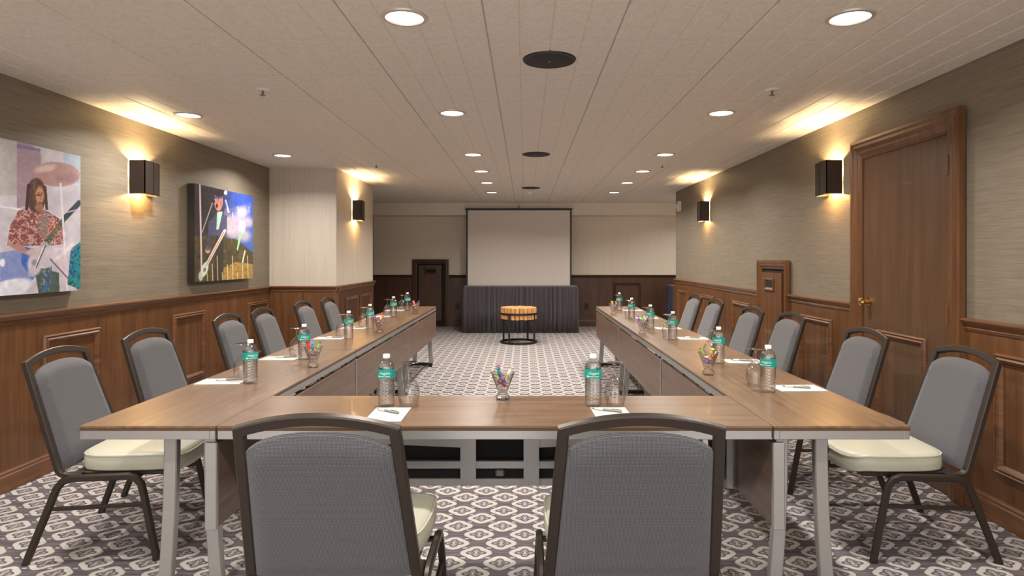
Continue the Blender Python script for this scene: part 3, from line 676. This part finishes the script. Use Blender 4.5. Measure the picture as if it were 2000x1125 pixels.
def make_goblet():
    e = empty('upturned_wine_glass', (0, 0, 0), 'x', 'glass', 'upturned stemmed glasses on the tables')
    add('bowl', lathe(BM(), [(.036, 0), (.0385, .015), (.0445, .04), (.045, .055), (.041, .078), (.03, .1), (.014, .116), (.006, .122), (0, .123)], 28), M['glass'], e, True)
    add('stem', lathe(BM(), [(.0065, .121), (.0042, .13), (.0038, .15), (.0045, .165), (.008, .17)], 14), M['glass'], e, True)
    add('foot', lathe(BM(), [(.006, .169), (.018, .172), (.036, .1755), (.037, .177), (.035, .178), (0, .1775)], 28), M['glass'], e, True); return e
def make_pad():
    e = empty('notepad', (0, 0, 0), 'x', 'notepad', 'white notepads on the tables')
    add('sheets', box(BM(), -.07, .07, -.108, .108, 0, .004, .0005), M['paper'], e); return e
def make_pen():
    e = empty('pen', (0, 0, 0), 'x', 'pen', 'pens lying on the notepads')
    def rod(r0, r1, a, b):
        bm = lathe(BM(), [(0, a), (r0, a), (r1, b), (0, b)], 12); bmesh.ops.rotate(bm, verts=bm.verts, matrix=Matrix.Rotation(-PI/2, 3, 'X')); bmesh.ops.translate(bm, verts=bm.verts, vec=(0, 0, .005)); return bm
    add('barrel', rod(.0048, .005, -.055, .02), M['pen'], e, True); add('grip', rod(.005, .0044, .021, .056), M['white'], e, True); add('tip', rod(.0035, .001, .056, .068), M['steel'], e, True)
    add('clip', box(BM(), -.0015, .0015, -.05, -.015, .0095, .0112), M['steel'], e); return e
def make_dish():
    e = empty('candy_glass', (0, 0, 0), 'x', 'glass', 'flared glasses of wrapped candy')
    add('bowl', lathe(BM(), [(.02, .03), (.026, .045), (.038, .08), (.053, .117), (.0515, .117), (.0365, .08), (.0245, .046), (0, .036)], 28), M['glass'], e, True)
    add('base', lathe(BM(), [(0, 0), (.027, 0), (.031, .005), (.030, .016), (.024, .024), (.021, .031), (0, .033)], 10), M['glass'], e); return e
CC = {'pink': srgb(226, 120, 170), 'yellow': srgb(236, 206, 70), 'orange': srgb(232, 130, 40), 'red': srgb(206, 48, 52), 'purple': srgb(160, 96, 190), 'blue': srgb(110, 170, 216), 'green': srgb(130, 180, 70), 'white': srgb(236, 226, 216), 'teal': srgb(50, 150, 150), 'violet-pink': srgb(214, 140, 214)}
def candy_mesh(c):
    bm = BM(); pr = [(.011, -.026), (.0025, -.015), (.008, -.011), (.0092, 0), (.008, .011), (.0025, .015), (.011, .026)]
    lathe(bm, pr, 8); bmesh.ops.scale(bm, verts=bm.verts, vec=(1, .75, 1)); bmesh.ops.recalc_face_normals(bm, faces=bm.faces)
    me = bpy.data.meshes.new('wrapped_candy'); bm.to_mesh(me); bm.free(); me.materials.append(candy_mat(c, CC[c])); return me
cmesh = {c: candy_mesh(c) for c in CC}
protos = {}
def place(kind, maker, x, y, z, rz, label):
    if kind not in protos: o = protos[kind] = maker()
    else: o = copy_tree(protos[kind])
    o.location = (x, y, z); o.rotation_euler = (0, 0, rz); o['label'] = label; return o
def setting(where, bx, by, brz, gx, gy, px, py, prz, pen_rz, pdx=0, pdy=0):
    place('bottle', make_bottle, bx, by, TZ, brz, 'clear water bottle with teal label, '+where)
    place('goblet', make_goblet, gx, gy, TZ, 0, 'upturned clear stemmed glass, '+where)
    place('pad', make_pad, px, py, TZ, prz, 'white notepad, '+where)
    place('pen', make_pen, px+pdx, py+pdy, TZ+.004, prz+pen_rz, 'pale grey pen on notepad, '+where)
setting('left place on the front table', -.569, 2.60, 0, -.478, 2.605, -.528, 2.445, 0, .95, -.005, .03)
setting('right place on the front table', .281, 2.60, 0, .372, 2.605, .338, 2.45, .03, 1.1, -.01, .04)
LB = [(3.07, -1.332), (3.79, -1.323), (4.755, -1.324), (5.455, -1.335), (6.55, -1.36), (7.325, -1.36)]
RB = [(2.87, 1.104), (3.64, 1.115), (4.70, 1.10), (5.39, 1.07), (6.33, 1.07), (7.29, 1.09)]
for i, (y, x) in enumerate(LB):
    setting('%s place from the front on the left row' % ordn(i), x, y, [.7, .5, .6, .8, .5, .6][i], x-.085, y+.11, x-.15, y+.03, PI/2+[.05, -.04, .03, 0, .04, 0][i], .25, .03, .02)
for i, (y, x) in enumerate(RB):
    setting('%s place from the front on the right row' % ordn(i), x, y, [-.6, -.5, -.4, -.6, -.5, -.4][i], x-.005, y+.14, x+.165, y+.07, PI/2+[.03, 0, -.04, .03, 0, .02][i], -.35, 0, .0)
def dish(x, y, where, k):
    place('dish', make_dish, x, y, TZ, k*.4, 'small flared glass of wrapped candy, '+where)
    r = random.Random(40+k); names = list(CC); r.shuffle(names)
    for i, c in enumerate(names):
        o = bpy.data.objects.new('wrapped_candy', cmesh[c]); C.objects.link(o)
        if i < 3: a = i*2.1+k; p = (.006*math.cos(a), .006*math.sin(a), .068); rot = (PI/2+r.uniform(-.4, .4), 0, a)
        elif i < 7: a = i*1.57+k; p = (.013*math.cos(a), .013*math.sin(a), .092); rot = (PI/2+r.uniform(-.5, .5), r.uniform(-.3, .3), a+PI/2)
        else: a = i*2.1+k*.7; p = (.028*math.cos(a), .028*math.sin(a), .114); rot = (.45, 0, a+PI/2)
        o.location = (x+p[0], y+p[1], TZ+p[2]); o.rotation_euler = rot; o.scale = ((.78,)*3 if i < 3 else (.92,)*3 if i < 7 else (1.12,)*3)
        tag(o, '%s wrapped candy in the flared glass, %s' % (c, where), 'candy', 'wrapped candies in the glasses')
dish(-.095, 2.717, 'middle of the front table', 0)
for i, (x, y) in enumerate(((-1.178, 3.52), (-1.18, 5.15), (-1.2, 6.92))): dish(x, y, '%s on the left row' % ('nearest', 'middle one', 'farthest')[i], i+1)
for i, (x, y) in enumerate(((.955, 3.29), (.945, 5.08), (.965, 6.87))): dish(x, y, '%s on the right row' % ('nearest', 'middle one', 'farthest')[i], i+4)
# ---------------------------------------------------------------- skirted table, screen, log stool, outlets
def skirt(name, x0, x1, y0, y1, zt, mat, pitch, label, cat, seed):
    e = empty(name, ((x0+x1)/2, (y0+y1)/2, 0), label, cat)
    add('table_top', box(BM(), x0+.02, x1-.02, y0+.02, y1-.02, zt-.02, zt, .004), mat, e, world=True)
    r = random.Random(seed); per = [(x0, y1), (x0, y0), (x1, y0), (x1, y1)]; pts = []
    for (a, b), (c, d) in zip(per, per[1:]):
        Ls = math.hypot(c-a, d-b); n = max(8, int(Ls/pitch*8))
        nx, ny = (d-b)/Ls, -(c-a)/Ls
        for i in range(n): t = i/n; pts.append((a+(c-a)*t, b+(d-b)*t, nx, ny, t*Ls))
    ph = [r.uniform(-.6, .6) for _ in range(400)]; bm = BM(); rows = []
    for z, amp in ((zt+.004, .003), (zt-.012, .007), (zt-.05, .018), (zt*.5, .026), (.006, .034)):
        row = []
        for x, y, nx, ny, s in pts:
            q = s/pitch; k = int(q); d = amp*((.7+.5*math.sin(.9*q+seed))*math.sin(2*PI*q+.8*math.sin(1.7*q))+.35*math.sin(4.7*PI*q)); row.append(bm.verts.new((x-nx*d*-1, y+ny*d, z)))
        rows.append(row)
    for a, b in zip(rows, rows[1:]):
        for i in range(len(a)-1): bm.faces.new((a[i], a[i+1], b[i+1], b[i]))
    o = add('pleated_skirt', bm, mat, e, True, True); md = o.modifiers.new('thickness', 'SOLIDIFY'); md.thickness = .003
    for x in (x0+.08, x1-.08):
        for y in (y0+.08, y1-.08): add('leg', cyl(BM(), .015, 0, zt-.02, (x, y, 0), 10), M['dark_metal'], e, world=True)
skirt('skirted_table', -1.094, .947, 11.37, 11.84, .84, M['skirt'], .085, 'table with pleated charcoal skirt below the projection screen', 'table', 3)
skirt('draped_table', 2.66, 3.5, 11.4, 11.9, .85, M['navy'], .07, 'navy draped table half hidden past the right wall', 'table', 5)
e = empty('projection_screen', (-.11, 11.93, 0), 'white pull-up projection screen with black borders behind skirted table', 'screen')
add('screen_fabric', box(BM(), -1.075, .853, 11.925, 11.93, .72, 2.255), M['screen'], e, world=True)
bd = BM(); box(bd, -1.105, -1.075, 11.922, 11.932, .72, 2.27); box(bd, .853, .883, 11.922, 11.932, .72, 2.27); box(bd, -1.105, .883, 11.922, 11.932, 2.25, 2.27); add('black_border', bd, M['black'], e, world=True)
add('top_bar', box(BM(), -1.125, .903, 11.915, 11.94, 2.266, 2.286, .004), M['black'], e, world=True)
add('bottom_case', box(BM(), -1.14, .918, 11.90, 11.965, .64, .72, .012, 2), M['black'], e, world=True)
add('pole', cyl(BM(), .014, .1, 2.30, (-.11, 11.965, 0), 12), M['steel'], e, world=True)
hk = BM(); sweep(hk, [(-.11, 11.97, 2.29), (-.11, 11.96, 2.335), (-.11, 11.93, 2.335), (-.11, 11.92, 2.285)], (1, 0, 0), rsec(.03, .018)); add('hook', hk, M['steel'], e, world=True)
for a in (.5, 2.6, 4.7):
    b = BM(); sweep(b, [(-.11, 11.965, .3), (-.11+.3*math.cos(a), 11.965+.22*math.sin(a), .01)], (0, 0, 1), rsec(.02, .012)); add('leg', b, M['steel'], e, world=True)
sx, sy, R = -.098, 10.09, .298
e = empty('log_stool', (sx, sy, 0), 'round stool of upright log slices in a black metal frame', 'stool')
def hoop(r, z0, z1, t):
    return lathe(BM(), [(r, z0), (r, z1), (r-t, z1), (r-t, z0), (r, z0)], 48, (sx, sy, 0))
add('frame_ring', hoop(R, .455, .483, .008), M['dark_metal'], e, world=True); add('base_ring', hoop(R, 0, .03, .03), M['dark_metal'], e, world=True)
for k in range(4):
    a = PI/4+.25+k*PI/2; c = BM(); x, y = sx+(R-.012)*math.cos(a), sy+(R-.012)*math.sin(a); box(c, x-.016, x+.016, y-.006, y+.006, .02, .47); add('leg', c, M['dark_metal'], e, world=True)
add('support_plate', cyl(BM(), .285, .372, .380, (sx, sy, 0), 40), M['dark_metal'], e, world=True)
lm = BM(); r = random.Random(2); N = 12
rr = [.0325*(1+.05*math.sin(3*2*PI*i/N)+.03*math.cos(5*2*PI*i/N)) for i in range(N)]
b0 = [lm.verts.new((rr[i]*math.cos(2*PI*i/N), rr[i]*math.sin(2*PI*i/N), 0)) for i in range(N)]; b1 = [lm.verts.new((v.co.x, v.co.y, .178)) for v in b0]; b2 = [lm.verts.new((v.co.x*.9, v.co.y*.9, .183)) for v in b0]
for i in range(N): j = (i+1) % N; lm.faces.new((b0[i], b0[j], b1[j], b1[i])); lm.faces.new((b1[i], b1[j], b2[j], b2[i]))
lm.faces.new(b0[::-1]); lm.faces.new(b2); bmesh.ops.recalc_face_normals(lm, faces=lm.faces); lme = bpy.data.meshes.new('log'); lm.to_mesh(lme); lm.free(); lme.materials.append(M['log_side'])
for ring_r, n in ((0, 1), (.064, 6), (.128, 12), (.192, 18), (.253, 24)):
    for k in range(n):
        a = 2*PI*k/n+ring_r*9; o = bpy.data.objects.new('log', lme); C.objects.link(o); o.parent = e
        o.location = (ring_r*math.cos(a), ring_r*math.sin(a), .380+r.uniform(0, .006)); o.rotation_euler = (0, 0, r.uniform(0, 6.28))
for x, q in ((-1.325, 'left'), (1.215, 'right')):
    e = empty('wall_outlet', (x, YB-.012, .36), 'black wall outlet %s of the skirted table' % q, 'outlet', 'black outlets on the back wall')
    add('cover_plate', box(BM(), x-.04, x+.04, YB-.018, YB-.012, .34, .46, .002), M['black'], e, world=True)
    for z in (.375, .425): add('socket', box(BM(), x-.017, x+.017, YB-.0205, YB-.018, z-.014, z+.014, .002), M['dark_metal'], e, world=True)
